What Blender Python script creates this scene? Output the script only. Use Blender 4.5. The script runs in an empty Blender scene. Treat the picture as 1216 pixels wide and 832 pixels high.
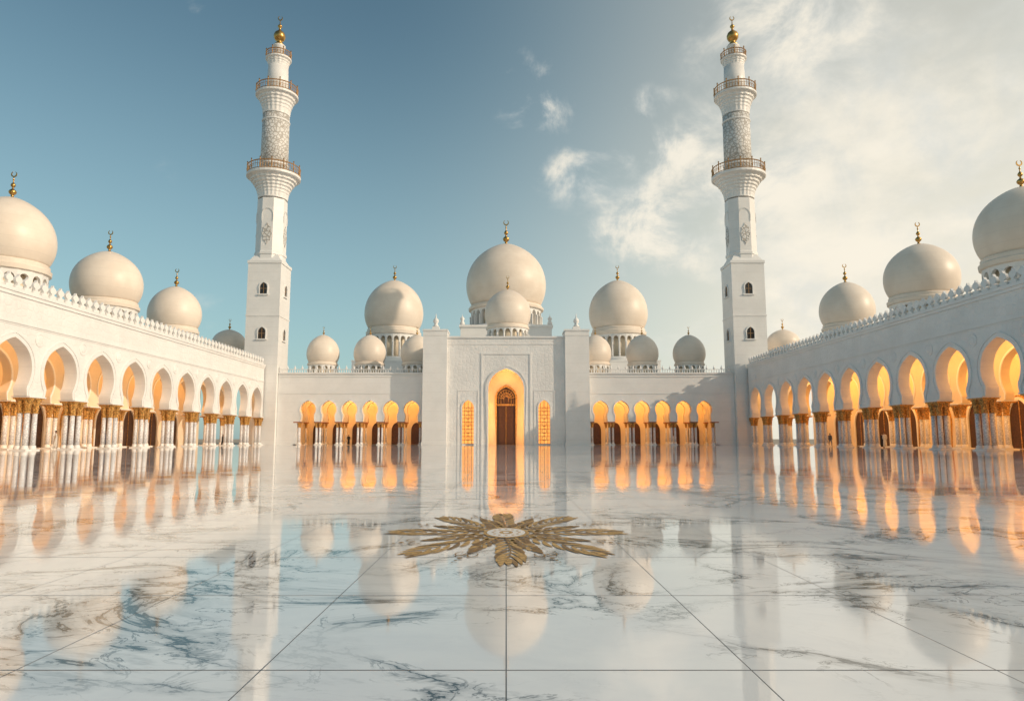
import bpy, math, random
from mathutils import Vector, Matrix
random.seed(7)
S = bpy.context.scene
PI = math.pi

# ------------------------------------------------------------ materials
def new_mat(name):
    m = bpy.data.materials.new(name); m.use_nodes = True
    nt = m.node_tree; b = nt.nodes['Principled BSDF']
    return m, nt, b
def N(nt, t, **kw):
    n = nt.nodes.new(t)
    for k, v in kw.items(): setattr(n, k, v)
    return n
def L(nt, a, b): nt.links.new(a, b)
def math_n(nt, op, a, b=None, c=None, clamp=False):
    n = N(nt, 'ShaderNodeMath', operation=op, use_clamp=clamp)
    for i, x in enumerate((a, b, c)):
        if x is None: continue
        if isinstance(x, (int, float)): n.inputs[i].default_value = x
        else: L(nt, x, n.inputs[i])
    return n.outputs[0]
def maprange(nt, v, a, b, c, d, smooth=True):
    n = N(nt, 'ShaderNodeMapRange'); n.interpolation_type = 'SMOOTHSTEP' if smooth else 'LINEAR'
    L(nt, v, n.inputs[0])
    for i, x in enumerate((a, b, c, d)): n.inputs[i+1].default_value = x
    return n.outputs[0]
def mixc(nt, f, a, b):
    n = N(nt, 'ShaderNodeMix', data_type='RGBA')
    if isinstance(f, (int, float)): n.inputs[0].default_value = f
    else: L(nt, f, n.inputs[0])
    for i, x in ((6, a), (7, b)):
        if isinstance(x, tuple): n.inputs[i].default_value = (*x, 1)
        else: L(nt, x, n.inputs[i])
    return n.outputs[2]
def noise(nt, vec, scale, detail=4, rough=.5, dist=0):
    n = N(nt, 'ShaderNodeTexNoise'); L(nt, vec, n.inputs['Vector'])
    n.inputs['Scale'].default_value = scale; n.inputs['Detail'].default_value = detail
    n.inputs['Roughness'].default_value = rough; n.inputs['Distortion'].default_value = dist
    return n.outputs['Fac']
def pos(nt): return N(nt, 'ShaderNodeNewGeometry').outputs['Position']

def stone(name, c1, c2, rough=.45, relief=0.0, rscale=2.2, joints=0.0, spec=.4, patcol=None, rnd=1.0):
    m, nt, b = new_mat(name); p = pos(nt)
    f = noise(nt, p, .35, 4, .6)
    col = mixc(nt, maprange(nt, f, .35, .65, 0, 1), c1, c2)
    f2 = noise(nt, p, 3.0, 3, .65)
    col = mixc(nt, maprange(nt, f2, .5, .8, 0, .25), col, tuple(x*.8 for x in c1))
    h = math_n(nt, 'MULTIPLY', f2, .15)
    if relief:
        v = N(nt, 'ShaderNodeTexVoronoi', feature='DISTANCE_TO_EDGE'); L(nt, p, v.inputs['Vector'])
        v.inputs['Scale'].default_value = rscale; v.inputs['Randomness'].default_value = rnd
        e = maprange(nt, v.outputs['Distance'], .03, .16, 0, 1)
        h = math_n(nt, 'ADD', h, e)
        if patcol: col = mixc(nt, math_n(nt, 'MULTIPLY', math_n(nt,'SUBTRACT',1.0,e), .9), col, patcol)
    if joints:
        s = N(nt, 'ShaderNodeSeparateXYZ'); L(nt, p, s.inputs[0])
        z = math_n(nt, 'ABSOLUTE', math_n(nt, 'SUBTRACT', math_n(nt, 'FRACT', math_n(nt, 'DIVIDE', s.outputs[2], joints)), .5))
        j = maprange(nt, z, .0, .03, 1, 0)
        col = mixc(nt, math_n(nt, 'MULTIPLY', j, .16), col, (.35, .33, .3))
    L(nt, col, b.inputs['Base Color'])
    b.inputs['Roughness'].default_value = rough
    b.inputs['Specular IOR Level'].default_value = spec
    bp = N(nt, 'ShaderNodeBump'); bp.inputs['Strength'].default_value = .4 if relief else .1
    bp.inputs['Distance'].default_value = relief or .03
    L(nt, h, bp.inputs['Height']); L(nt, bp.outputs[0], b.inputs['Normal'])
    return m

M_WALL = stone('white_marble_wall', (.83, .82, .80), (.78, .77, .75), .4, joints=1.6)
M_CARVE = stone('carved_white_marble', (.83, .82, .80), (.77, .76, .74), .5, relief=.05, rscale=1.5, rnd=.55)
M_LATT = stone('lattice_marble', (.76, .75, .73), (.70, .69, .66), .5, relief=.10, rscale=1.6, patcol=(.40,.37,.33))
M_DOME = stone('dome_marble', (.83, .735, .63), (.77, .67, .565), .42, joints=1.1)
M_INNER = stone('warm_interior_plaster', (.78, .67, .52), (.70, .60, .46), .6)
M_SHAFT = stone('inlaid_column_marble', (.82, .82, .82), (.76, .76, .77), .25, relief=.01, rscale=4.5, patcol=(.52,.52,.55))
M_REDSTONE = stone('terracotta_marble', (.42, .16, .09), (.30, .11, .06), .35)
M_SAND = stone('sandy_ground', (.42, .36, .28), (.36, .3, .23), .9)
M_ROOF = stone('roof_stone', (.6, .58, .55), (.5, .48, .45), .8)

def simple(name, c, rough=.5, metal=0, var=.25, scale=6, spec=.5):
    m, nt, b = new_mat(name); p = pos(nt)
    f = noise(nt, p, scale, 3, .6)
    L(nt, mixc(nt, maprange(nt, f, .35, .65, 0, 1), c, tuple(x*(1-var) for x in c)), b.inputs['Base Color'])
    b.inputs['Roughness'].default_value = rough; b.inputs['Metallic'].default_value = metal
    b.inputs['Specular IOR Level'].default_value = spec
    return m
M_GOLD = simple('polished_gold', (.72, .42, .13), .3, 1, .5, 9)
M_CAP = simple('gilded_capital', (.80, .43, .12), .4, .3, .7, 8)
M_BRONZE = simple('brass_railing', (.56, .33, .15), .42, .25, .4)
M_WOOD = simple('dark_carved_wood', (.085, .035, .016), .4, 0, .5, 5)
M_DARK = simple('dark_window_glass', (.03, .025, .022), .2, 0, .3)
M_INLAY = simple('inlay_gold_leaf', (.66, .40, .13), .5, 0, .5, 22, .25)
M_INLAY2 = simple('inlay_bronze_leaf', (.36, .20, .06), .5, 0, .6, 22, .25)
M_WHITE = simple('white_inlay', (.8, .79, .76), .3, 0, .1)
def emit(name, c, s):
    m, nt, b = new_mat(name)
    p = pos(nt); f = noise(nt, p, 1.2, 3)
    L(nt, mixc(nt, maprange(nt, f, .3, .7, 0, 1), c, (c[0], c[1]*.75, c[2]*.6)), b.inputs['Emission Color'])
    b.inputs['Base Color'].default_value = (*c, 1)
    b.inputs['Emission Strength'].default_value = s
    m.cycles.emission_sampling = 'NONE'
    return m
M_GLOW = emit('lit_amber_window_glass', (1, .48, .12), 1.0)

# floor
def floor_mat():
    m, nt, b = new_mat('polished_marble_tiles'); p = pos(nt)
    s = N(nt, 'ShaderNodeSeparateXYZ'); L(nt, p, s.inputs[0])
    def linedist(c, off, size):
        fr = math_n(nt, 'FRACT', math_n(nt, 'ADD', math_n(nt, 'DIVIDE', math_n(nt, 'ADD', c, off), size), 100.5))
        return math_n(nt, 'MULTIPLY', math_n(nt, 'ABSOLUTE', math_n(nt, 'SUBTRACT', fr, .5)), size)
    TX, TY, OY = 1.07, 1.5, -.27
    lx = maprange(nt, linedist(s.outputs[0], 0, TX), .0022, .0040, 1, 0)
    ly = maprange(nt, linedist(s.outputs[1], OY, TY), .0042, .0080, 1, 0)
    line = math_n(nt, 'MAXIMUM', lx, ly)
    ix = math_n(nt, 'FLOOR', math_n(nt, 'DIVIDE', s.outputs[0], TX))
    iy = math_n(nt, 'FLOOR', math_n(nt, 'DIVIDE', math_n(nt, 'ADD', s.outputs[1], OY), TY))
    cb = N(nt, 'ShaderNodeCombineXYZ'); L(nt, ix, cb.inputs[0]); L(nt, iy, cb.inputs[1])
    wn = N(nt, 'ShaderNodeTexWhiteNoise', noise_dimensions='2D'); L(nt, cb.outputs[0], wn.inputs['Vector'])
    rnd = wn.outputs['Value']
    mp = N(nt, 'ShaderNodeMapping'); L(nt, p, mp.inputs[0]); mp.inputs['Rotation'].default_value = (0, 0, .35); mp.inputs['Scale'].default_value = (.8, 1.0, 1)
    mp.inputs['Location'].default_value = (3.3, 1.7, 0)
    n1 = noise(nt, mp.outputs[0], .62, 8, .6, .9)
    a1 = math_n(nt, 'ABSOLUTE', math_n(nt, 'SUBTRACT', n1, .5))
    v1 = maprange(nt, a1, .002, .015, 1, 0)
    halo = maprange(nt, a1, 0, .055, .42, 0)
    n2 = noise(nt, mp.outputs[0], 2.4, 6, .6, 1.2)
    v2 = maprange(nt, math_n(nt, 'ABSOLUTE', math_n(nt, 'SUBTRACT', n2, .5)), 0, .022, .8, 0)
    mask = maprange(nt, noise(nt, p, .6, 2, .5), .42, .53, 0.22, 1)
    vein = math_n(nt, 'MAXIMUM', v1, math_n(nt, 'MULTIPLY', v2, maprange(nt, a1, .02, .10, 1, .05)))
    vein = math_n(nt, 'MULTIPLY', math_n(nt, 'MAXIMUM', vein, halo), mask)
    cloud = maprange(nt, noise(nt, mp.outputs[0], 1.1, 5, .65, .5), .35, .7, 0, 1)
    base = mixc(nt, cloud, (.84, .84, .835), (.74, .745, .76))
    base = mixc(nt, math_n(nt, 'MULTIPLY', rnd, .18), base, (.60, .61, .63))
    base = mixc(nt, math_n(nt, 'MULTIPLY', vein, .98), base, (.014, .013, .013))
    base = mixc(nt, math_n(nt, 'MULTIPLY', line, .92), base, (.03, .03, .035))
    L(nt, base, b.inputs['Base Color'])
    r = maprange(nt, noise(nt, p, .8, 3, .6), .3, .7, .022, .085)
    r = math_n(nt, 'MAXIMUM', r, math_n(nt, 'MULTIPLY', line, .5))
    L(nt, r, b.inputs['Roughness'])
    b.inputs['IOR'].default_value = 1.9
    bp = N(nt, 'ShaderNodeBump'); bp.inputs['Strength'].default_value = .25; bp.inputs['Distance'].default_value = .002
    hh = math_n(nt, 'SUBTRACT', math_n(nt, 'MULTIPLY', noise(nt, p, .5, 2, .5), .3), line)
    L(nt, hh, bp.inputs['Height']); L(nt, bp.outputs[0], b.inputs['Normal'])
    return m
M_FLOOR = floor_mat()

# ------------------------------------------------------------ mesh builder
class MB:
    def __init__(self): self.v=[]; self.f=[]; self.m=[]; self.s=[]; self.mats=[]
    def add(self, vs, fs, mat, smooth=False, M=None):
        o = len(self.v)
        if mat not in self.mats: self.mats.append(mat)
        mi = self.mats.index(mat)
        for p in vs:
            self.v.append(tuple(M @ Vector(p)) if M is not None else tuple(p))
        for f in fs:
            self.f.append([i+o for i in f]); self.m.append(mi); self.s.append(smooth)
    def box(self, x0, x1, y0, y1, z0, z1, mat, M=None):
        vs=[(x,y,z) for z in (z0,z1) for y in (y0,y1) for x in (x0,x1)]
        fs=[(0,2,3,1),(4,5,7,6),(0,1,5,4),(2,6,7,3),(0,4,6,2),(1,3,7,5)]
        self.add(vs,fs,mat,False,M)
    def lathe(self, prof, n, mat, cx=0, cy=0, smooth=True, M=None, lobes=0, lamp=0, rot=0, lz=None, cap=True):
        vs=[]; fs=[]
        for k,(r,z) in enumerate(prof):
            la = lamp if (lz is None or (lz[0]<=z<=lz[1])) else 0
            for i in range(n):
                a=2*PI*i/n+rot
                rr=r*(1+la*math.cos(lobes*a)) if lobes else r
                vs.append((cx+rr*math.cos(a), cy+rr*math.sin(a), z))
        for k in range(len(prof)-1):
            for i in range(n):
                j=(i+1)%n
                fs.append((k*n+i,k*n+j,(k+1)*n+j,(k+1)*n+i))
        if cap and prof[-1][0]>1e-4: fs.append([ (len(prof)-1)*n+i for i in range(n)])
        if cap and prof[0][0]>1e-4: fs.append([ i for i in range(n)][::-1])
        self.add(vs,fs,mat,smooth,M)
    def poly(self, pts, y0, y1, mat, M=None):
        n=len(pts)
        vs=[(x,y0,z) for x,z in pts]+[(x,y1,z) for x,z in pts]
        fs=[list(range(n))[::-1], list(range(n,2*n))]+[(i,(i+1)%n,n+(i+1)%n,n+i) for i in range(n)]
        self.add(vs,fs,mat,False,M)
    def build(self, name, parent=None):
        me=bpy.data.meshes.new(name); me.from_pydata(self.v,[],self.f)
        for mt in self.mats: me.materials.append(mt)
        me.polygons.foreach_set('material_index', self.m)
        me.polygons.foreach_set('use_smooth', self.s)
        import bmesh
        bm=bmesh.new(); bm.from_mesh(me); bmesh.ops.recalc_face_normals(bm, faces=bm.faces); bm.to_mesh(me); bm.free()
        me.update()
        ob=bpy.data.objects.new(name, me); S.collection.objects.link(ob)
        if parent: ob.parent=parent
        return ob
def empty(name, loc=(0,0,0)):
    e=bpy.data.objects.new(name,None); S.collection.objects.link(e); e.location=(0,0,0); e.empty_display_size=1
    return e
def strip_light(name, loc, direction, along, sx, sy, energy, parent, col=(1,.48,.13)):
    """cove strip: rectangular lamp, long side 'along', shining in 'direction'"""
    ld=bpy.data.lights.new(name,'AREA'); ld.shape='RECTANGLE'; ld.size=sx; ld.size_y=sy; ld.energy=energy; ld.color=col
    z=-Vector(direction).normalized(); x=Vector(along).normalized(); y=z.cross(x).normalized(); x=y.cross(z)
    Mx=Matrix((x,y,z)).transposed().to_4x4(); Mx.translation=Vector(loc)
    o=bpy.data.objects.new(name,ld); o.matrix_world=Mx; S.collection.objects.link(o); o.parent=parent
    return o

def arch_path(r, zc, apex, z0, n=28, horseshoe=True, tip=.0):
    pts=[]
    if horseshoe: a0=math.asin(max(-.95,(z0-zc)/r))
    else:
        a0=0; pts.append((-r,z0))
    for i in range(n+1):
        t=a0+(PI-2*a0)*i/n
        x=-r*math.cos(t); s=math.sin(t)
        z=zc+(apex-tip-zc)*s if s>0 else zc+r*s
        if tip: z+=tip*max(0,1-abs(math.cos(t))*2.2)**1.4
        pts.append((x,z))
    if not horseshoe: pts.append((r,z0))
    return pts
def keyhole_path(r, zc, apex, z0, adeg, n=36, tip=.2):
    a0=-math.radians(adeg); pts=[]
    xw=r*math.cos(a0); zw=zc+r*math.sin(a0)
    side=[(xw+.10,z0),(xw+.03,z0+(zw-z0)*.35),(xw-.03,z0+(zw-z0)*.75)]
    pts+=[(-x,z) for x,z in side]
    for i in range(n+1):
        t=a0+(PI-2*a0)*i/n
        s=math.sin(t)
        z=zc+(apex-tip-zc)*s if s>0 else zc+r*s
        z+=tip*max(0,1-abs(math.cos(t))*2.2)**1.4
        pts.append((-r*math.cos(t),z))
    pts+=side[::-1]
    return pts
def bay(mb, W, z0, ztop, path, zc, thick, mat, M, inner=None, back=None):
    inner=inner or mat
    out=[]
    kinds=[]
    for k,(x,z) in enumerate(path):
        if k==0: out.append((-W/2,z0)); kinds.append('L'); continue
        if k==len(path)-1: out.append((W/2,z0)); kinds.append('R'); continue
        dx=x; dz=z-zc
        tx=(W/2)/abs(dx) if abs(dx)>1e-6 else 1e9
        tz=(ztop-zc)/dz if dz>1e-6 else 1e9
        if tx<=tz: out.append((math.copysign(W/2,dx),max(z0,zc+dz*tx))); kinds.append('L' if dx<0 else 'R')
        else: out.append((dx*tz,ztop)); kinds.append('T')
    for k in range(1,len(kinds)):
        if kinds[k-1]=='L' and kinds[k]!='L': out[k-1]=(-W/2,ztop) if k-1>0 else out[k-1]; 
        if kinds[k-1]=='T' and kinds[k]=='R': out[k]=(W/2,ztop)
    n=len(path)
    for y,flip in ((0,False),(thick,True)):
        vs=[(x,y,z) for x,z in path]+[(x,y,z) for x,z in out]
        fs=[]
        for i in range(n-1):
            q=[i,i+1,n+i+1,n+i]
            if out[i]==out[i+1]: q=[i,i+1,n+i]
            fs.append(q)
        mb.add(vs,fs,(back or mat) if flip else mat,False,M)
    vs=[(x,0,z) for x,z in path]+[(x,thick,z) for x,z in path]
    mb.add(vs,[(i,i+1,n+i+1,n+i) for i in range(n-1)],inner,True,M)
    for sx,px in ((-1,path[0][0]),(1,path[-1][0])):
        mb.add([(sx*W/2,0,z0),(px,0,z0),(px,thick,z0),(sx*W/2,thick,z0)],[(0,1,2,3)],mat,False,M)
    mb.add([(-W/2,0,ztop),(W/2,0,ztop),(W/2,thick,ztop),(-W/2,thick,ztop)],[(0,1,2,3)],mat,False,M)
def trim(mb, path, zc, w, proud, mat, M, off=0.0):
    def sc(p,d):
        v=Vector((p[0],p[1]-zc)); l=v.length
        return (p[0]*(1+d/l), max(path[0][1], zc+(p[1]-zc)*(1+d/l)))
    inn=[sc(p,off) for p in path]; out=[sc(p,off+w) for p in path]
    n=len(path)
    vs=[(x,-proud,z) for x,z in inn]+[(x,-proud,z) for x,z in out]+[(x,.0,z) for x,z in out]+[(x,.0,z) for x,z in inn]
    fs=[]
    for i in range(n-1):
        fs+= [(i,i+1,n+i+1,n+i),(n+i,n+i+1,2*n+i+1,2*n+i),(i,i+1,3*n+i+1,3*n+i)]
    fs+=[(0,n,2*n,3*n),(n-1,2*n-1,3*n-1,4*n-1)]
    mb.add(vs,fs,mat,False,M)

def crescent(mb, cx, cy, z, r, mat):
    pts=[]
    n=16
    for i in range(n+1):
        a=PI/2+.45+(2*PI-.9)*i/n
        pts.append((cx+r*math.cos(a), z+r*math.sin(a)))
    for i in range(n+1):
        a=PI/2-.55-(2*PI-1.1)*i/n
        pts.append((cx+.72*r*math.cos(a), z+.18*r+.78*r*math.sin(a)))
    o=pts[:n+1]; inn=pts[n+1:][::-1]
    vs=[]; t=r*.12
    for y in (cy-t,cy+t):
        vs+=[(x,y,zz) for x,zz in o]+[(x,y,zz) for x,zz in inn]
    m=n+1; fs=[]
    for i in range(n):
        fs+=[(i,i+1,m+i+1,m+i),(2*m+i,2*m+i+1,3*m+i+1,3*m+i),(i,i+1,2*m+i+1,2*m+i),(m+i,m+i+1,3*m+i+1,3*m+i)]
    mb.add(vs,fs,mat)
def finial(mb, cx, cy, z, h, mat=None):
    mat=mat or M_GOLD
    pr=[(.16,0),(.17,.04),(.07,.10),(.05,.16),(.13,.22),(.16,.28),(.12,.34),(.04,.39),(.035,.44),(.09,.49),(.10,.53),(.07,.58),(.025,.62),(.02,.7),(.045,.73),(.02,.77),(.012,.82),(0,.83)]
    mb.lathe([(r*h*.8,z+q*h) for r,q in pr],14,mat,cx,cy)
    crescent(mb,cx,cy,z+h*.92,h*.105,mat)

def dome_prof(R, zb, zt):
    zc=zb+.52*R; H=zt-zc; pr=[]
    for i in range(9):
        t=math.radians(-32+32*i/8)
        pr.append((R*math.cos(t), zc+R*math.sin(t)))
    for i in range(1,29):
        t=PI/2*i/28; s=math.sin(t)
        pr.append((R*math.cos(t)*(1-.03*s**4), zc+(H*.955)*s+H*.045*s**14))
    pr[-1]=(0,zt)
    return pr
def dome(name, cx, cy, z0, zb, zt, R, n, fin, parent):
    mb=MB()
    mb.lathe(dome_prof(R,zb,zt),72,M_DOME,cx,cy)
    finial(mb,cx,cy,zt-.05*R,fin)
    rd=.88*R
    H=zb-z0
    mb.lathe([(rd*1.0,zb-.22*H),(rd*1.06,zb-.20*H),(rd*1.07,zb-.12*H),(rd*1.02,zb-.09*H),(rd*1.02,zb-.03*H),(rd*.98,zb)],72,M_DOME,cx,cy,smooth=False)
    mb.lathe([(rd*1.10,z0),(rd*1.10,z0+.10*H),(rd*1.03,z0+.14*H),(rd*.9,z0+.14*H+.01)],72,M_WALL,cx,cy,smooth=False)
    mb.lathe([(rd*.78,z0+.1*H),(rd*.78,zb-.1*H)],48,M_INNER,cx,cy,smooth=True)
    ra=rd*.99
    W=2*ra*math.tan(PI/n); zs=z0+.14*H; ztp=zb-.21*H
    r=W*.36; zc=ztp-(ztp-zs)*.12-r*1.15; zc=max(zc,zs+.2*(ztp-zs))
    ap=min(zc+r*1.25, ztp-.03*H)
    path=arch_path(r,zc,ap,zs,10,horseshoe=False)
    for i in range(n):
        a=2*PI*i/n
        M=Matrix.Translation((cx,cy,0))@Matrix.Rotation(a,4,'Z')@Matrix.Translation((0,-ra,0))
        bay(mb,W,zs,ztp,path,zc,ra*.10,M_WALL,M)
        mb.lathe([(W*.10,zs),(W*.08,zs+.05*H),(W*.08,ztp-.3*H),(W*.13,ztp-.25*H)],6,M_WALL,0,0,M=M@Matrix.Translation((W/2,-.02*R,0)))
    return mb.build(name,parent)

def column(mb, cx, cy, H, r, capH, M=None, shaft=None, cap=None):
    shaft=shaft or M_SHAFT; cap=cap or M_CAP
    hs=H-capH
    mb.lathe([(r*1.5,0.11),(r*1.5,.22),(r*1.3,.26),(r*1.35,.36),(r*1.05,.44)],14,M_WALL,cx,cy,M=M)
    mb.lathe([(r*1.04,.44),(r,hs*.5),(r*.95,hs)],14,shaft,cx,cy,M=M)
    c=[(1.02,0),(1.2,.03),(1.2,.08),(1.0,.12),(1.1,.3),(1.35,.42),(1.12,.45),(1.3,.6),(1.7,.74),(1.42,.77),(1.7,.9),(2.0,1.0)]
    mb.lathe([(r*a,hs+capH*b) for a,b in c],24,cap,cx,cy,M=M,lobes=8,lamp=.09,smooth=False)

# ------------------------------------------------------------ side wings
SP=6.5
NB=14
Y0=29.5+.35; Y1=Y0+NB*SP    # 120.85
XW=41.0
def merlons(mb, y0, y1, z, sp, h, M, mat):
    n=int((y1-y0)/sp)
    shape=[(-.30,0),(.30,0),(.30,.18),(.12,.26),(.12,.40),(.30,.52),(.34,.66),(.22,.82),(.08,.88),(0,1.05),(-.08,.88),(-.22,.82),(-.34,.66),(-.30,.52),(-.12,.40),(-.12,.26),(-.30,.18)]
    for i in range(n):
        c=y0+(i+.5)*sp
        mb.poly([(c+a*sp*1.15,z+b*h) for a,b in shape],0.05,.30,mat,M)
def wing(sign, dome_list, energy):
    root=empty('arcade_wing')
    # local frame: x along wall (world Y), y depth (away from court), z up
    if sign<0: M=Matrix(((0,-1,0,-XW),(1,0,0,0),(0,0,1,0),(0,0,0,1)))
    else:      M=Matrix(((0,1,0,XW),(1,0,0,0),(0,0,1,0),(0,0,0,1)))
    ZT=13.2; ZS=4.65; ZC=6.9; AP=9.45
    path=keyhole_path(2.42,ZC,AP,ZS,36)
    dpath=arch_path(1.45,2.9,4.9,.05,18,False)
    w=MB(); tr=MB(); inn=MB(); cols=MB()
    for i in range(NB):
        c=Y0+(i+.5)*SP
        Mi=M@Matrix.Translation((c,0,0))
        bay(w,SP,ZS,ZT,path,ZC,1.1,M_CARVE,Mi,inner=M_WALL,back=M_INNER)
        trim(tr,path,ZC,.34,.07,M_WALL,Mi)
        trim(tr,path,ZC,.10,.11,M_WALL,Mi,off=.36)
        Mb=M@Matrix.Translation((c,6.2,0))
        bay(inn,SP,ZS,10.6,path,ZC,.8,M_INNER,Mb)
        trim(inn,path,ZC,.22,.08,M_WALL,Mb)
        tr.lathe([(.62,0),(.62,.05),(.5,.09),(.42,.05),(.3,.10),(.0,.13)],20,M_CARVE,0,0,
                 M=M@Matrix.Translation((c+SP/2 if i<NB-1 else c,0,9.6 if i<NB-1 else 11))@Matrix.Rotation(PI/2,4,'X'),smooth=False)
    for i in range(NB+1):
        c=Y0+i*SP
        for dx in (-.52,.52):
            for dy in (-.30,.30):
                column(cols,0,0,4.4,.215,1.2,M@Matrix.Translation((c+dx,.55+dy,0)))
            column(cols,0,0,4.4,.22,1.2,M@Matrix.Translation((c+dx,6.6,0)))
        for yy in (.55,6.6):
            x0=max(c-1.0,Y0) ; x1=min(c+1.0,Y1)
            cols.box(x0,x1,yy-.72,yy+.72,4.4,4.53,M_CAP,M)
            cols.box(max(x0-.12,Y0),min(x1+.12,Y1),yy-.80,yy+.80,4.532,4.648,M_WALL,M)
            cols.box(c-.95,c+.95,yy-.70,yy+.70,0.003,.11,M_WALL,M)
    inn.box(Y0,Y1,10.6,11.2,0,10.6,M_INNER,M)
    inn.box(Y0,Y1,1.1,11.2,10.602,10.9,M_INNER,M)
    for i in range(NB):
        c=Y0+(i+.5)*SP
        Md=M@Matrix.Translation((c,10.6,0))
        inn.poly(dpath,-.03,-.005,M_WOOD,Md)
        trim(inn,dpath,2.9,.3,.2,M_WALL,Md)
        trim(inn,dpath,2.9,.15,.1,M_CAP,Md,off=.35)
        inn.box(-.05,.05,-.06,-.032,.05,4.8,M_CAP,Md)
    w.box(Y0,Y1,1.1,17,10.902,ZT-.002,M_ROOF,M)
    w.box(Y0,Y1,11.2,17,0,10.9,M_WALL,M)
    w.box(Y0-.6,Y0-.002,0,17,0,ZT,M_WALL,M)
    tr.box(Y0,Y1,-.22,0.6,ZT,ZT+.28,M_WALL,M)
    tr.box(Y0,Y1,-.12,-.002,ZT-.30,ZT-.002,M_WALL,M)
    tr.box(Y0,Y1,-.08,-.002,ZT-2.6,ZT-2.45,M_WALL,M)
    tr.box(Y0,Y1,-.05,-.002,ZT-2.75,ZT-2.66,M_WALL,M)
    merlons(tr,Y0,Y1,ZT+.28,1.15,1.25,M,M_WALL)
    tr.box(Y0,Y1,.36,.44,ZT+.28,ZT+.75,M_WALL,M)
    w.build('arcade_wall',root); tr.build('mouldings_and_crest',root); inn.build('inner_arcade',root); cols.build('column_row',root)
    yc=(Y0+Y1)/2
    p=M@Vector((yc,1.35,10.0)); d=(M.to_3x3()@Vector((0,1,-.45)))
    strip_light('cove_light',p,d,(0,1,0),Y1-Y0-1,.25,energy,root)
    p=M@Vector((yc,7.25,10.0)); d=(M.to_3x3()@Vector((0,1,-.55)))
    strip_light('gallery_cove_light',p,d,(0,1,0),Y1-Y0-1,.25,energy*.9,root,(1,.44,.10))
    for (y,zb,zt,R_) in dome_list:
        dome('roof_dome',sign*50,y,13.2,zb,zt,R_,18,2.9 if R_>3.5 else 2.1,root)
    return root
wing(-1,[(34,17.6,24.6,4.1),(52,18.2,24.9,4.2),(70,18.4,25.2,4.2),(88,18.0,24.4,4.1),(106.5,17.6,23.9,3.8),(128,16.6,20.6,2.9)],1900)
wing(1,[(31,17.6,24.6,4.1),(49,18.2,24.9,4.2),(67,18.4,25.2,4.3),(84.5,18.0,24.4,4.1),(103.5,17.6,23.9,3.8),(128,16.6,20.6,2.9)],4000)

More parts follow.
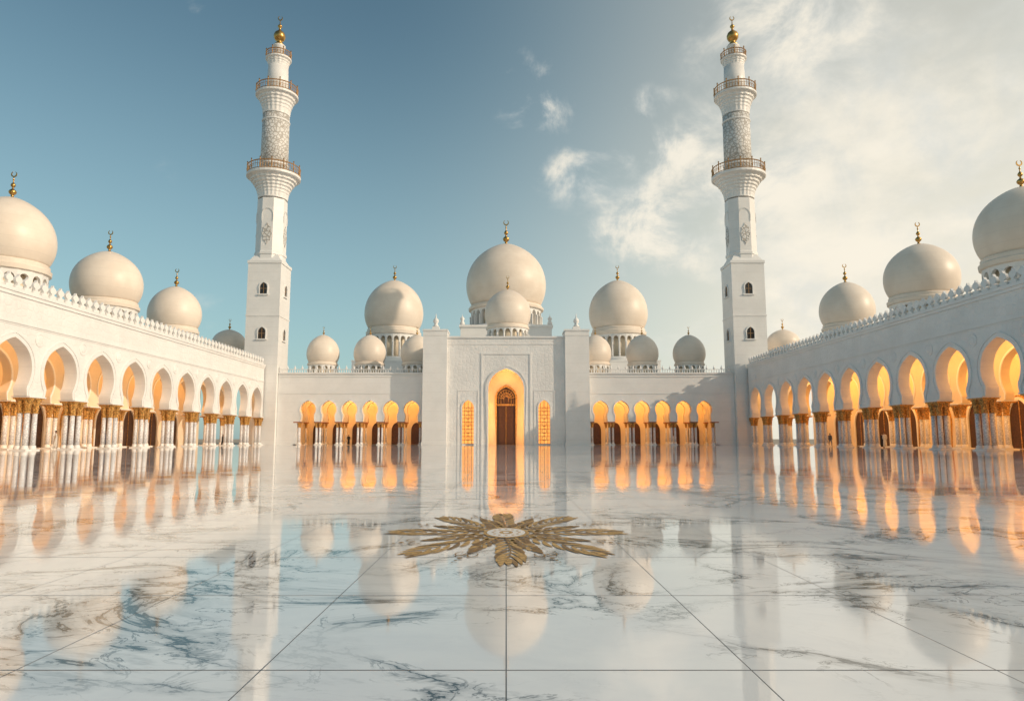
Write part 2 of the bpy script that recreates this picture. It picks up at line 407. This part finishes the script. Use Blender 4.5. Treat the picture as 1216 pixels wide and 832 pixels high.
# ------------------------------------------------------------ minarets
def minaret(cx, cy):
    root=empty('minaret')
    b=MB(); H=2.85
    b.box(cx-H,cx+H,cy-H,cy+H,0,31.2,M_WALL)
    b.box(cx-H-.12,cx+H+.12,cy-H-.12,cy+H+.12,31.2,31.7,M_WALL)
    b.box(cx-H-.08,cx+H+.08,cy-H-.08,cy+H+.08,21.9,22.15,M_WALL)
    b.lathe([(H*1.36,31.7),(2.75,33.0)],4,M_WALL,cx,cy,False,rot=PI/4)
    b.lathe([(2.62,31.72),(2.55,43.2)],8,M_WALL,cx,cy,False,rot=PI/8)
    b.lathe([(2.75,33.0),(2.75,33.4),(2.62,33.6)],8,M_WALL,cx,cy,False,rot=PI/8)
    b.build('lower_shaft',root)
    c=MB()
    def flare(z0,z1,r0,r1,steps,lob=16,ex=1.9,am=.015):
        pr=[(r0,z0)]
        for i in range(1,steps+1):
            t=i/steps; r=r0+(r1-r0)*t**ex
            pr+= [(pr[-1][0]+.02,z0+(z1-z0)*(t-.35/steps)),(r,z0+(z1-z0)*t)]
        c.lathe(pr,96,M_WALL,cx,cy,False,lobes=lob,lamp=am,lz=(z0+.05,z1-.01))
    flare(43.4,47.2,2.55,4.4,7,24)
    c.lathe([(4.5,47.2),(4.7,47.35),(4.7,47.75),(4.5,47.8)],32,M_WALL,cx,cy,False)
    c.lathe([(2.42,47.6),(2.36,59.0)],32,M_LATT,cx,cy,True)
    for z in (49.6,57.8): c.lathe([(2.45,z),(2.5,z+.12),(2.45,z+.3)],32,M_WALL,cx,cy,False)
    flare(59.2,62.6,2.36,3.5,6,20)
    c.lathe([(3.6,62.6),(3.75,62.7),(3.75,63.05),(3.6,63.1)],32,M_WALL,cx,cy,False)
    c.lathe([(1.95,62.98),(1.78,68.8)],24,M_WALL,cx,cy,True)
    flare(68.6,69.8,1.78,2.15,3,16,1.5)
    c.lathe([(2.2,69.8),(2.3,69.9),(2.3,70.15),(2.2,70.17)],24,M_WALL,cx,cy,False)
    c.lathe([(1.0,70.1),(.95,72.2),(1.15,72.5),(1.15,72.7),(.8,72.9)],16,M_WALL,cx,cy,True)
    c.build('upper_shaft',root)
    r_=MB()
    def rail(R,z,h,n):
        for (zz,t) in ((z+h,.11),(z+.14,.07),(z+h*.62,.045)):
            r_.lathe([(R,zz-t),(R+t,zz),(R,zz+t),(R-t,zz),(R,zz-t)],48,M_BRONZE,cx,cy,False,cap=False)
        for i in range(n):
            a=2*PI*i/n
            x=cx+R*math.cos(a); y=cy+R*math.sin(a)
            t=.10 if i%4==0 else .04
            r_.lathe([(t,z),(t,z+h*.25),(t*1.8,z+h*.42),(t,z+h*.6),(t,z+h+(.35 if i%4==0 else 0))],6,M_BRONZE,x,y,False)
            if i%4==0: r_.lathe([(.05,z+h+.35),(.15,z+h+.45),(0,z+h+.65)],6,M_GOLD,x,y,False)
    rail(4.55,47.8,1.5,56); rail(3.63,63.1,1.4,44); rail(2.2,70.15,1.1,28)
    r_.build('balcony_railings',root)
    g=MB()
    g.lathe([(.75,72.7),(.9,73.0),(.55,73.3),(.4,73.5),(.75,73.8),(1.02,74.3),(1.05,74.8),(.85,75.3),(.4,75.7),(.2,75.9),(.18,76.2),(.4,76.5),(.4,76.7),(.15,76.95),(.08,77.2),(.06,77.8),(0,77.85)],20,M_GOLD,cx,cy)
    crescent(g,cx,cy,78.2,.45,M_GOLD)
    g.build('gold_finial',root)
    w=MB()
    for ang in (0,PI/2,-PI/2,PI):
        F=Matrix.Translation((cx,cy,0))@Matrix.Rotation(ang,4,'Z')@Matrix.Translation((0,-H,0))
        for z in (18.0,25.8):
            pf=arch_path(.62,z+1.2,z+2.0,z,14,False,tip=.1)
            w.poly(pf,-.02,-.005,M_DARK,F)
            trim(w,pf,z+1.2,.2,.16,M_WALL,F,off=.02)
            w.box(-.95,.95,-.25,-.002,z-.22,z-.02,M_WALL,F)
            w.box(-.03,.03,-.06,-.022,z,z+1.9,M_BRONZE,F)
            w.box(-.6,.6,-.055,-.024,z+.9,z+.96,M_BRONZE,F)
        G=Matrix.Translation((cx,cy,0))@Matrix.Rotation(ang,4,'Z')@Matrix.Translation((0,-2.42,0))
        pts=[]
        for i in range(24):
            a=2*PI*i/24; rr=1+.12*math.cos(8*a)
            pts.append((.78*rr*math.sin(a),36.6+1.75*rr*math.cos(a)*(1-.2*abs(math.sin(a)))))
        w.poly(pts,-.08,-.002,M_LATT,G)
        trim(w,arch_path(.95,40.0,41.2,38.9,10,False),40.0,.1,.06,M_WALL,G)
    w.build('windows_and_medallions',root)
    return root
minaret(-41.8,124.0); minaret(41.8,124.0)

# ------------------------------------------------------------ prayer hall
root=empty('mosque_prayer_hall')
YB=122.0
h=MB(); tr=MB(); inn=MB(); cols=MB()
ZS=3.9; ZC=5.95; AP=7.5; SB=3.52
pth=keyhole_path(1.33,ZC,AP,ZS,36,28,.14)
for sg in (-1,1):
    for k in range(6):
        c=sg*(16.1+SB*k)
        Mi=Matrix.Translation((c,YB,0))
        bay(h,SB,ZS,12,pth,ZC,1.0,M_WALL,Mi,inner=M_INNER,back=M_INNER)
        trim(tr,pth,ZC,.2,.06,M_WALL,Mi)
        bay(inn,SB,ZS,9,pth,ZC,.7,M_INNER,Matrix.Translation((c,YB+4.2,0)))
        inn.poly([(c+x*.7,z) for x,z in arch_path(1.35,2.4,3.9,.05,14,False)],YB+7.3,YB+7.498,M_WOOD)
    a,b_=sorted((sg*14.34,sg*35.46)); e0,e1=sorted((sg*35.46,sg*38.9))
    h.box(e0,e1,YB,YB+1.0,0,12,M_WALL)
    i0,i1=sorted((sg*14.0,sg*14.338)); h.box(i0,i1,YB,YB+1.0,0,12,M_WALL)
    inn.box(a,b_,YB+7.5,YB+8,0,9,M_INNER); inn.box(a,b_,YB+1,YB+8,9.002,9.3,M_INNER)
    s0,s1=sorted((sg*35.46,sg*36)); inn.box(s0,s1,YB+1.002,YB+8,0,9,M_INNER)
    for k in range(7):
        c=sg*(14.34+SB*k)
        for yy in (.5,4.55):
            for dx in ((-.3,.3) if 0<k<6 else ((.3*sg,) if k==0 else (-.3*sg,))):
                for dy in ((-.25,.25) if yy<1 else (0,)):
                    column(cols,0,0,3.72,.14,.8,Matrix.Translation((c+dx,YB+yy+dy,0)),cap=M_CAP)
            x0,x1=(c-.65,c+.65)
            cols.box(x0,x1,YB+yy-.52,YB+yy+.52,3.72,3.898,M_REDSTONE)
            cols.box(x0+.05,x1-.05,YB+yy-.5,YB+yy+.5,.003,.12,M_WALL)
    x0,x1=sorted((sg*14.0,sg*38.9))
    tr.box(x0,x1,YB-.2,YB+.6,12.002,12.25,M_WALL)
    tr.box(x0,x1,YB-.1,YB-.002,11.5,11.7,M_WALL)
    tr.box(x0,x1,YB-.06,YB-.002,8.6,8.72,M_WALL)
    tr.box(x0,x1,YB+.0,YB+.2,12.75,12.85,M_WALL)
    n=int((x1-x0)/.42)
    for i in range(n):
        xx=x0+(i+.5)*.42
        tr.lathe([(.06,12.25),(.09,12.45),(.05,12.6),(.05,12.75)],6,M_WALL,xx,YB+.1,False)
        if i%3==0: tr.lathe([(.12,12.85),(.2,13.05),(.1,13.2),(.05,13.4),(0,13.6)],8,M_WALL,xx,YB+.1,False)
    h.box(x0,x1,YB+8.002,YB+50,0,12,M_WALL)
    h.box(x0,x1,YB+1.002,YB+8,9.302,12,M_ROOF)
    strip_light('arcade_cove_light',(sg*24.9,YB+1.25,8.4),(0,1,-.4),(1,0,0),20.5,.2,720,root)
    strip_light('gallery_cove_light',(sg*24.9,YB+5.15,8.4),(0,1,-.6),(1,0,0),20.5,.2,700,root,(1,.44,.10))
# central block
YC=120.4; ZT=18.0
Pp=arch_path(3.0,9.3,12.8,0,40,False,tip=.25)
Mi=Matrix.Translation((0,YC,0))
bay(h,8.4,0,ZT,Pp,9.3,3.2,M_CARVE,Mi,inner=M_INNER)
trim(tr,Pp,9.3,.35,.12,M_WALL,Mi); trim(tr,Pp,9.3,.12,.18,M_WALL,Mi,off=.38)
Wp=arch_path(.98,6.1,7.5,0.0,24,False,tip=.15)
for sg in (-1,1):
    Mw=Matrix.Translation((sg*6.4,YC,0))
    bay(h,4.4,0,ZT,Wp,6.1,1.0,M_CARVE,Mw,inner=M_INNER)
    trim(tr,Wp,6.1,.2,.1,M_WALL,Mw)
    a,b_=sorted((sg*8.6,sg*9.95)); h.box(a,b_,YC,YC+3.2,0,ZT,M_CARVE)
    inn.box(sg*6.4-1.3,sg*6.4+1.3,YC+1.0,YC+1.1,0,7.8,M_GLOW)
    for k in range(3):
        x=sg*6.4-.6+.6*k; inn.box(x-.035,x+.035,YC+.62,YC+.70,0,6.1+math.sqrt(max(0,.96-(x-sg*6.4)**2))*1.2,M_WOOD)
    for k in range(11):
        inn.box(sg*6.4-.97,sg*6.4+.97,YC+.64,YC+.68,.2+k*.6,.26+k*.6,M_WOOD)
    for k in range(5):
        inn.lathe([(.34,0),(.42,.02),(.42,.08),(.34,.1)],16,M_CAP,0,0,M=Matrix.Translation((sg*6.4,YC+.6,1.1+k*1.2))@Matrix.Rotation(PI/2,4,'X'),smooth=False,cap=False)
    inn.box(sg*6.4-.97,sg*6.4+.97,YC+.5,YC+.72,0,.18,M_WALL)
    a,b_=sorted((sg*9.95,sg*14.0)); h.box(a,b_,YC-.8,YC+4,0,19.1,M_WALL)
    tr.box(a-.1,b_+.1,YC-.92,YC+4.1,19.1,19.4,M_WALL)
    tr.box(a-.04,b_+.04,YC-.86,YC+4.04,18.3,18.45,M_WALL)
    tr.box(a-.1,b_+.1,YC-.95,YC+3.9,.0,.5,M_WALL)
    cxx=sg*11.95
    tr.box(cxx-.6,cxx+.6,YC-.5,YC+.7,19.4,19.9,M_WALL)
    tr.lathe([(.45,19.9),(.5,20.1),(.25,20.4),(.5,20.8),(.42,21.2),(.12,21.5),(.05,22.1),(0,22.3)],14,M_WALL,cxx,YC+.1)
    for (x0,x1) in ((sg*6.4-1.75,sg*6.4-1.6),(sg*6.4+1.6,sg*6.4+1.75)):
        tr.box(x0,x1,YC-.07,YC-.002,0,9.0,M_WALL)
    tr.box(sg*6.4-1.75,sg*6.4+1.75,YC-.07,YC-.002,9.0,9.15,M_WALL)
    x=sg*4.1; tr.box(x-.12,x+.12,YC-.12,YC-.002,0,15.2,M_WALL)
    strip_light('portal_cove_light',(sg*2.9,YC+.35,4.8),(-sg*.55,1,0),(0,0,1),8.6,.12,210,root,(1,.45,.11))
strip_light('portal_cove_light',(0,YC+.35,12.1),(0,1,-.25),(1,0,0),1.6,.12,100,root,(1,.45,.11))
tr.box(-4.22,4.22,YC-.12,YC-.002,15.2,15.45,M_WALL)
tr.box(-9.94,9.94,YC-.22,YC+.6,ZT,ZT+.3,M_WALL)
tr.box(-9.94,9.94,YC-.08,YC-.002,16.9,17.05,M_WALL)
# back of portal: inner arched wall with door
IP=arch_path(1.62,7.9,9.9,0,30,False,tip=.15)
Mi2=Matrix.Translation((0,YC+3.2,0))
bay(inn,8.4,0,13.4,IP,7.9,.9,M_INNER,Mi2)
trim(inn,IP,7.9,.3,.15,M_CAP,Mi2)
trim(inn,IP,7.9,.12,.22,M_INNER,Mi2,off=.5)
dy=YC+3.2+.6
inn.box(-1.7,1.7,dy+.1,dy+.2,0,10.2,M_WOOD)
for sg in (-1,1):
    for k in range(4):
        inn.box(*sorted((sg*.12,sg*1.4)),dy+.03,dy+.098,.3+k*1.55,.3+k*1.55+1.3,M_WOOD)
        inn.box(*sorted((sg*.3,sg*1.22)),dy-.01,dy+.028,.5+k*1.55,.5+k*1.55+.9,M_WOOD)
    inn.box(*sorted((sg*.06,sg*.10)),dy,dy+.1,0,6.6,M_CAP)
inn.box(-1.6,1.6,dy-.1,dy+.09,6.7,7.0,M_CAP)
for i in range(9):   # fan tympanum
    a=PI*(i+.5)/9
    M=Matrix.Translation((0,dy+.02,7.9))@Matrix.Rotation(a-PI/2,4,'Y')
    inn.box(-.05,.05,-.04,.04,.35,1.6,M_CAP,M)
for rr in (.35,.85,1.3):
    trim(inn,arch_path(rr,7.9,7.9+rr*1.15,7.05,20,False),7.9,.09,.08,M_CAP,Matrix.Translation((0,dy+.05,0)))
# roof bodies
h.box(-13.98,13.98,YC+4.2,YB+60,0,17.7,M_WALL)
h.box(-38.8,-14.0,YB+50.01,YB+62,0,12,M_WALL); h.box(14,38.8,YB+50.01,YB+62,0,12,M_WALL)
for sg in (-1,1):
    a,b_=sorted((sg*18,sg*33)); h.box(a,b_,152,169,12.002,17.4,M_WALL)
    tr.box(a-.1,b_+.1,151.9,169.1,17.402,17.7,M_WALL)
h.box(-10.6,10.6,164.5,186,17.702,26.8,M_WALL); tr.box(-10.9,10.9,164.2,186.2,26.802,27.3,M_WALL)
for x in (-10.2,10.2):
    tr.lathe([(.5,27.3),(.6,27.8),(.3,28.3),(.55,28.8),(.1,29.4),(0,30)],10,M_WALL,x,164.9)
h.box(-5.2,5.2,130,140.5,17.702,18.6,M_WALL)
h.build('hall_walls',root); tr.build('mouldings_and_balustrade',root); inn.build('portal_and_gallery',root); cols.build('arcade_columns',root)
dome('main_dome',0,175,27.3,33.6,49.4,9.9,28,6.6,root)
dome('entrance_dome',.3,135,18.6,22.4,29.4,4.4,18,2.9,root)
for sg in (-1,1):
    dome('flanking_dome',sg*25.4,160,17.7,25.6,36.8,6.6,24,3.8,root)
    for x in (16.4,25.0,33.6):
        dome('small_roof_dome',sg*x,130.5,12.0,14.9,20.0,2.95,14,1.7,root)

# ------------------------------------------------------------ ground, courtyard, medallion
g=MB(); g.add([(-3000,-3000,-.05),(3000,-3000,-.05),(3000,4000,-.05),(-3000,4000,-.05)],[(0,1,2,3)],M_SAND); g.build('ground')
g=MB(); g.add([(-53,-60,0),(53,-60,0),(53,131,0),(-53,131,0)],[(0,1,2,3)],M_FLOOR); g.build('marble_courtyard')
md=MB(); MX,MY=1.22,2.15; CY=7.85
def P(x,y,z=.004): return (x*MX, CY+y*MY, z)
LV=[0]
def lv():
    LV[0]=(LV[0]+1)%9
    return .004+.00035*LV[0]
def leaflet(x,y,ang,ln,wd,mat,hook=.25):
    """pointed, slightly hooked leaf lying on the floor"""
    z=lv(); n=7; lf=[]; rt=[]
    for i in range(n+1):
        t=i/n; a=ang+hook*t*t
        px=x+ln*t*math.cos(ang+hook*t*.6); py=y+ln*t*math.sin(ang+hook*t*.6)
        w=wd*(math.sin(PI*(t*.86+.07))**.8)*(1 if i<n else 0)
        lf.append(P(px-w*math.sin(a),py+w*math.cos(a),z)); rt.append(P(px+w*math.sin(a),py-w*math.cos(a),z))
    m=n+1
    md.add(lf+rt,[(i,i+1,m+i+1,m+i) for i in range(n)],mat)
def frond(ang,r0,r1,spread,mat,mat2,curl,nl=8):
    K2=22; L_=[];R_=[]; z=.0077
    def c(t):
        a=ang+curl*math.sin(t*PI)*.5; r=r0+(r1-r0)*t
        return r*math.cos(a),r*math.sin(a)
    for i in range(K2+1):
        t=i/K2; x,y=c(t); w=.010*(1-.8*t)
        L_.append(P(x-w*math.sin(ang),y+w*math.cos(ang),z)); R_.append(P(x+w*math.sin(ang),y-w*math.cos(ang),z))
    m=K2+1
    md.add(L_+R_,[(i,i+1,m+i+1,m+i) for i in range(K2)],mat2)
    for i in range(nl):
        t=.06+.84*i/(nl-1); x,y=c(t)
        r=r0+(r1-r0)*t
        ln=min(spread*(math.sin(PI*(.20+.68*t))**.7)*1.15, .04+r*.40)
        op=1.02-.42*t
        for sg in (1,-1):
            leaflet(x,y,ang+sg*op,ln,.0235-.006*t,mat if (i+(sg>0))%4 else mat2,-sg*.6)
    x,y=c(.90); leaflet(x,y,ang,.15,.026,mat,0)
K=16
for i in range(K):
    a=2*PI*i/K-PI/2
    long=(i%2==0); hz_=abs(math.cos(a))
    if long: frond(a,.19,.84+.13*hz_,.245,M_INLAY,M_INLAY2,.12*(1 if math.cos(a)>=0 else -1))
    else: frond(a,.19,.56+.10*hz_,.12,M_INLAY2,M_INLAY,-.08,6)
    if not long:
        base_r=.72+.12*hz_
        for sg in (1,-1):
            pts=[]; z=.0080
            for j in range(15):
                th=j/14*PI*1.35; rr=.075*(1-.35*j/14)
                ux=base_r+.0+rr*math.sin(th)*.9-.04; uy=sg*(.012+rr*(1-math.cos(th))*.62)
                pts.append((ux*math.cos(a)-uy*math.sin(a),ux*math.sin(a)+uy*math.cos(a)))
            A=[];B=[]
            for j,(x,y) in enumerate(pts):
                q=pts[min(j+1,14)]; p0=pts[max(j-1,0)]; dx,dy_=q[0]-p0[0],q[1]-p0[1]; l=math.hypot(dx,dy_) or 1
                w=.007*(1-.5*j/14)
                A.append(P(x-dy_/l*w,y+dx/l*w,z)); B.append(P(x+dy_/l*w,y-dx/l*w,z))
            md.add(A+B,[(j,j+1,15+j+1,15+j) for j in range(14)],M_INLAY2)
        for rr,s in ((base_r+.07,.020),(base_r+.13,.013),(base_r+.175,.009)):
            x,y=rr*math.cos(a),rr*math.sin(a)
            md.add([P(x+s*math.cos(q),y+s*.8*math.sin(q),.0084) for q in [2*PI*w/10 for w in range(10)]],[list(range(10))],M_INLAY2)
def ring(r0,r1,mat,z=.0088):
    n=48; vs=[P(r0*math.cos(2*PI*i/n),r0*math.sin(2*PI*i/n),z) for i in range(n)]+[P(r1*math.cos(2*PI*i/n),r1*math.sin(2*PI*i/n),z) for i in range(n)]
    md.add(vs,[(i,(i+1)%n,n+(i+1)%n,n+i) for i in range(n)],mat)
ring(.17,.20,M_INLAY); ring(.06,.168,M_WHITE); ring(.03,.058,M_INLAY); ring(.0001,.028,M_WHITE)
for i in range(12):
    a=2*PI*i/12; x,y=.115*math.cos(a),.115*math.sin(a)
    md.add([P(x+.014*math.cos(q),y+.014*math.sin(q),.0094) for q in [2*PI*w/8 for w in range(8)]],[list(range(8))],M_INLAY)
md.build('floral_floor_medallion')

# ------------------------------------------------------------ visitors
def cloth(name,c): return simple(name,c,.8,0,.2,8)
SK=simple('skin',(.42,.25,.17),.5,0,.1); HR=simple('dark_hair',(.02,.015,.012),.6)
C_=[cloth('white_robe',(.7,.69,.66)),cloth('black_robe',(.02,.02,.025)),cloth('blue_shirt',(.06,.10,.22))]
def person(x,y,mat,hgt=1.75,face=0,step=.18,robe=True):
    r=empty('visitor'); s=hgt/1.75
    V=[(0,0,.95),(0,0,1.2),(0,0,1.42),(0,.01,1.52),(.19,0,1.42),(.25,.03,1.13),(.24,-.08,.88),(-.19,0,1.42),(-.25,-.03,1.13),(-.24,.08,.88),
       (.1,-.0,.88),(.11,-step*.6,.5),(.11,-step*.5,.1),(-.1,0,.88),(-.11,step*.6,.5),(-.11,step,.1),(.11,-step*.5-.14,.04),(-.11,step-.14,.04)]
    E=[(0,1),(1,2),(2,3),(2,4),(4,5),(5,6),(2,7),(7,8),(8,9),(0,10),(10,11),(11,12),(0,13),(13,14),(14,15),(12,16),(15,17)]
    R_=[.15,.14,.13,.06,.075,.055,.035,.075,.055,.035,.11,.075,.05,.11,.075,.05,.04,.04]
    me=bpy.data.meshes.new('body'); me.from_pydata([tuple(q*s for q in v) for v in V],E,[]); me.materials.append(mat)
    o=bpy.data.objects.new('body',me); S.collection.objects.link(o); o.parent=r
    m=o.modifiers.new('sk','SKIN')
    sv=me.skin_vertices
    if not sv:
        bpy.context.view_layer.objects.active=o; bpy.ops.mesh.customdata_skin_add(); sv=me.skin_vertices
    for i,q in enumerate(R_): sv[0].data[i].radius=(q*s,q*s)
    sv[0].data[0].use_root=True
    sb=o.modifiers.new('sub','SUBSURF'); sb.levels=2; sb.render_levels=2
    hb=MB()
    hb.lathe([(0,1.50),(.06,1.515),(.075,1.56),(.085,1.62),(.088,1.68),(.07,1.73),(.03,1.755),(0,1.76)],14,SK)
    hb.lathe([(.0,-.02),(.018,0),(.0,.04)],6,SK,0,-.09,M=Matrix.Translation((0,0,1.62)))
    hb.lathe([(.096,1.64),(.098,1.70),(.075,1.75),(.03,1.775),(0,1.78)],14,HR,0,.012)
    if robe: hb.lathe([(.21,.12),(.19,.4),(.165,.8),(.155,1.05),(.16,1.25)],18,mat,lobes=6,lamp=.07)
    ho=hb.build('head_and_robe',r); ho.scale=(s,s,s)
    r.location=(x,y,0.0); r.rotation_euler=(0,0,face)
for a in ((-44.2,66.3,C_[1],1.7,1.2),(-43.6,69.8,C_[0],1.78,2.2),(-44.0,79.5,C_[2],1.75,.4,.2,False),(-43.8,111.5,C_[1],1.7,1.5),
          (43.9,83.6,C_[0],1.76,-1.2),(44.1,84.6,C_[1],1.66,-1.4),(43.6,97.0,C_[2],1.75,.2,.2,False),(29.0,124.5,C_[0],1.75,.2),(-27.2,124.6,C_[1],1.7,.2)):
    person(*a)

# ------------------------------------------------------------ sun, sky, camera
sd=Vector((.82,-.34,.38)).normalized()
el=math.asin(sd.z); az=math.atan2(sd.x,sd.y)
sl=bpy.data.lights.new('sun','SUN'); sl.energy=2.8; sl.angle=math.radians(.6); sl.color=(1,.80,.59)
so=bpy.data.objects.new('sun',sl); so.rotation_euler=sd.to_track_quat('Z','Y').to_euler(); S.collection.objects.link(so)
W=bpy.data.worlds.new('World'); S.world=W; W.use_nodes=True
nt=W.node_tree; nt.nodes.clear()
sky=N(nt,'ShaderNodeTexSky'); sky.sky_type='NISHITA'; sky.sun_disc=False; sky.sun_elevation=el; sky.sun_rotation=az
sky.dust_density=1.2; sky.ozone_density=1.5; sky.air_density=1.0
tc=N(nt,'ShaderNodeTexCoord'); sp=N(nt,'ShaderNodeSeparateXYZ'); L(nt,tc.outputs['Generated'],sp.inputs[0])
X,Y,Z=sp.outputs
den=math_n(nt,'ADD',math_n(nt,'MAXIMUM',Z,0.0),.30)
cb=N(nt,'ShaderNodeCombineXYZ'); L(nt,math_n(nt,'DIVIDE',X,den),cb.inputs[0]); L(nt,math_n(nt,'DIVIDE',Y,den),cb.inputs[1])
n1=noise(nt,cb.outputs[0],1.9,8,.6,.1)
n2=noise(nt,cb.outputs[0],.55,2,.5,.1)
nf=noise(nt,tc.outputs['Generated'],11,6,.62,.4)
right=maprange(nt,X,.06,.46,0,1)
base=math_n(nt,'ADD',math_n(nt,'ADD',math_n(nt,'MULTIPLY',n1,.70),math_n(nt,'MULTIPLY',n2,.30)),math_n(nt,'MULTIPLY',right,.17))
# individual fair-weather clouds (directions in the sky, angular radius, strength)
puff=None
for (d,r,st) in (((.02,1,.53),.06,.85),((.05,1,.485),.06,.95),((.105,1,.38),.06,.85),((.205,1,.485),.04,.85),((.245,1,.42),.09,.75),
              ((.20,1,.30),.10,.85),((.33,1,.36),.09,.7),((-.50,1,.66),.04,.6),((.40,1,.62),.12,.6)):
    v=Vector(d).normalized()
    dt=N(nt,'ShaderNodeVectorMath',operation='DISTANCE'); 
    mp=N(nt,'ShaderNodeVectorMath',operation='MULTIPLY'); L(nt,tc.outputs['Generated'],mp.inputs[0]); mp.inputs[1].default_value=(1,1,1.6)
    L(nt,mp.outputs[0],dt.inputs[0]); dt.inputs[1].default_value=(v.x,v.y,v.z*1.6)
    m_=maprange(nt,dt.outputs['Value'],0,r*1.7,st,0)
    puff=m_ if puff is None else math_n(nt,'MAXIMUM',puff,m_)
pd=math_n(nt,'ADD',math_n(nt,'MULTIPLY',puff,.21),math_n(nt,'MULTIPLY',math_n(nt,'SUBTRACT',nf,.5),math_n(nt,'MULTIPLY',puff,1.2)))
dens=math_n(nt,'ADD',math_n(nt,'SUBTRACT',base,.02),math_n(nt,'MULTIPLY',pd,.85))
cf=maprange(nt,dens,.54,.77,0,.90)
hz=math_n(nt,'ADD',math_n(nt,'MULTIPLY',maprange(nt,Z,0,.58,1,0),.55),math_n(nt,'MULTIPLY',maprange(nt,X,-.20,.50,0,1),.52))
hz=math_n(nt,'MINIMUM',hz,.93)
tint=N(nt,'ShaderNodeMix',data_type='RGBA',blend_type='MULTIPLY'); tint.inputs[0].default_value=1
L(nt,sky.outputs[0],tint.inputs[6]); tint.inputs[7].default_value=(.92,1.08,.90,1)
b1=N(nt,'ShaderNodeBackground'); L(nt,tint.outputs[2],b1.inputs[0]); b1.inputs[1].default_value=.11
bh=N(nt,'ShaderNodeBackground'); bh.inputs[1].default_value=1.0
L(nt,mixc(nt,maprange(nt,X,-.28,.48,0,1),(.41,.60,.65),(.93,.86,.70)),bh.inputs[0])
mh=N(nt,'ShaderNodeMixShader'); L(nt,hz,mh.inputs[0]); L(nt,b1.outputs[0],mh.inputs[1]); L(nt,bh.outputs[0],mh.inputs[2])
b2=N(nt,'ShaderNodeBackground'); b2.inputs[1].default_value=.97
shade=math_n(nt,'ADD',math_n(nt,'MULTIPLY',dens,.6),math_n(nt,'MULTIPLY',nf,.4))
L(nt,mixc(nt,maprange(nt,shade,.50,.68,0,1),(.76,.78,.75),(1,.93,.79)),b2.inputs[0])
ms=N(nt,'ShaderNodeMixShader'); L(nt,cf,ms.inputs[0]); L(nt,mh.outputs[0],ms.inputs[1]); L(nt,b2.outputs[0],ms.inputs[2])
out=N(nt,'ShaderNodeOutputWorld'); L(nt,ms.outputs[0],out.inputs[0])

cd=bpy.data.cameras.new('camera'); cd.sensor_width=36; cd.lens=25.16; cd.clip_end=9000; cd.shift_x=.00576
co=bpy.data.objects.new('camera',cd); co.location=(0,0,1.0); co.rotation_euler=(math.radians(97.04),0,0); S.collection.objects.link(co)
S.camera=co
S.view_settings.view_transform='Standard'; S.view_settings.look='None'; S.view_settings.exposure=0
